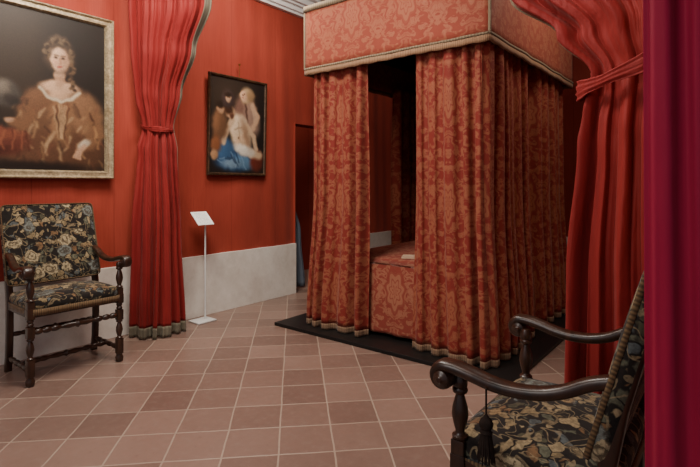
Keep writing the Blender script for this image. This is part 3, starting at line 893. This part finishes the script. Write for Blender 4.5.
E(.36, .635, .085, .062, (196, 154, 122), .16, .7); E(.325, .665, .08, .05, (66, 42, 30), .4, .7); E(.385, .605, .034, .026, (90, 56, 42), .5)
for a, b2 in ((.35, .655), (.385, .64)): E(a, b2, .013, .006, (84, 54, 42), .4)
E(.625, .44, .045, .14, (140, 106, 82), .9, .35, .8); E(.51, .39, .014, .014, (120, 88, 68), .6); S([(.44, .47), (.56, .50)], .007, (160, 128, 100), .9, .8); S([(.50, .54), (.53, .36)], .006, (164, 132, 102), .9, .7)
E(.19, .50, .13, .15, (112, 78, 56), .3); E(.20, .66, .062, .048, (192, 146, 112), .2); E(.185, .70, .068, .035, (50, 36, 28), .4); E(.15, .52, .05, .10, (136, 94, 66), .6)
E(.32, .77, .10, .09, (72, 56, 54), .3); E(.325, .775, .050, .042, (196, 156, 126), .2); E(.315, .81, .06, .025, (54, 40, 32), .4)
for a, b2 in ((.31, .783), (.34, .783), (.19, .665), (.215, .668)): E(a, b2, .010, .005, (84, 54, 42), .4)
E(.13, .31, .09, .08, (136, 84, 56), .4); E(.11, .20, .06, .05, (172, 130, 96), .3)
P.obj("canvas", p2, (WX, YC, ZC), .92, 3)
q = MB(); q.lathe([(0, .003), (.13, .0025)], Matrix.Translation((.012, -.0, .515)), 8)
q.lathe([(.13, .006), (.136, .012), (.142, .012), (.148, .005)], Matrix.Translation((.012, 0, .515)), 12)
q.obj("hanging_hook", M_brass, p2)

# ------------------------------------------------------------------ caption stand
s = empty("caption_stand", (-4.0, 2.80, 0), "slim white metal stand holding a tilted caption card", "stand")
q = MB(); q.box((0, -.03, .008), (.17, .20, .012), .004); q.obj("base", M_metal, s)
q = MB(); q.lathe([(.012, .008), (.955, .008)], None, 12); q.obj("pole", M_metal, s)
def signmat():
    m = N("caption_card", .6, .3)
    o = m.coord(); sp = m.n("ShaderNodeSeparateXYZ"); m.l(o, sp.inputs[0])
    ln = m.ramp(m.math('FRACT', m.math('MULTIPLY', sp.outputs[1], 55.0)), [(.45, g(0)), (.5, g(1))], 'CONSTANT')
    wd = m.noise(m.mapping(o, (160, 55, 1)), 1.0, 0)
    wm = m.ramp(wd.outputs[0], [(.42, g(0)), (.45, g(1))])
    ins = m.math('MULTIPLY', m.math('LESS_THAN', m.math('ABSOLUTE', sp.outputs[0]), .06), m.math('LESS_THAN', m.math('ABSOLUTE', sp.outputs[1]), .08))
    k = m.math('MULTIPLY', m.math('MULTIPLY', ln, wm), m.math('MULTIPLY', ins, .45))
    m.base(m.mix(k, lin((240, 240, 238)), lin((90, 90, 92))))
    return m.m
q = MB(); q.box((0, 0, 0), (.17, .18, .008), .002)
card = q.obj("caption_card", signmat(), s, smooth=False)
card.location = (.01, -.04, .982)
card.rotation_euler = (math.radians(40), 0, math.radians(88))

# ------------------------------------------------------------------ lights
def area(name, loc, tgt, size, power, col=(1, .93, .84), sy=None, spread=180):
    ld = bpy.data.lights.new(name, 'AREA'); ld.energy = power; ld.color = col
    ld.size = size; ld.spread = math.radians(spread)
    if sy: ld.shape = 'RECTANGLE'; ld.size_y = sy
    o = bpy.data.objects.new(name, ld); C.objects.link(o); o.location = loc
    d = Vector(tgt)-Vector(loc); o.rotation_euler = d.to_track_quat('-Z', 'Y').to_euler()
    return o
area("ceiling_light", (-2.3, 1.7, 3.5), (-2.7, 2.3, 0), .8, 76, (1, .92, .82))
area("room_fill", (-1.5, -1.2, 2.6), (-2.3, 3.5, 1.2), 1.2, 42, (1, .94, .88))  # added daylight fill from behind the camera, not a lamp of the room
area("painting_light", (-2.9, 1.4, 3.5), (-4.16, 1.9, 2.1), .4, 22, (1, .86, .70), spread=120)
area("alcove_light", (-3.2, 3.0, 3.45), (-4.16, 3.3, 1.6), .4, 30, (1, .88, .74))
area("side_light", (-.55, 4.2, 3.4), (-1.3, 4.0, 1.2), .8, 20, (1, .88, .74))
area("drape_light", (-1.0, 1.3, 3.5), (-.6, 2.5, 1.9), .4, 13, (1, .88, .76), spread=130)
area("passage_light", (-4.75, 5.0, 2.9), (-4.6, 4.4, .8), .4, 5)
w = bpy.data.worlds.new("World"); bpy.context.scene.world = w; w.use_nodes = True
w.node_tree.nodes["Background"].inputs[0].default_value = (.84, .88, 1, 1)
w.node_tree.nodes["Background"].inputs[1].default_value = .34

# ------------------------------------------------------------------ camera
cd = bpy.data.cameras.new("camera"); cam = bpy.data.objects.new("camera", cd); C.objects.link(cam)
cam.location = (0, 0, 1.3); cam.rotation_euler = (pi/2, 0, math.radians(38.49))
cd.sensor_width = 36; cd.lens = 488/700*36; cd.shift_y = -48.5/700; cd.clip_start = .02
bpy.context.scene.camera = cam
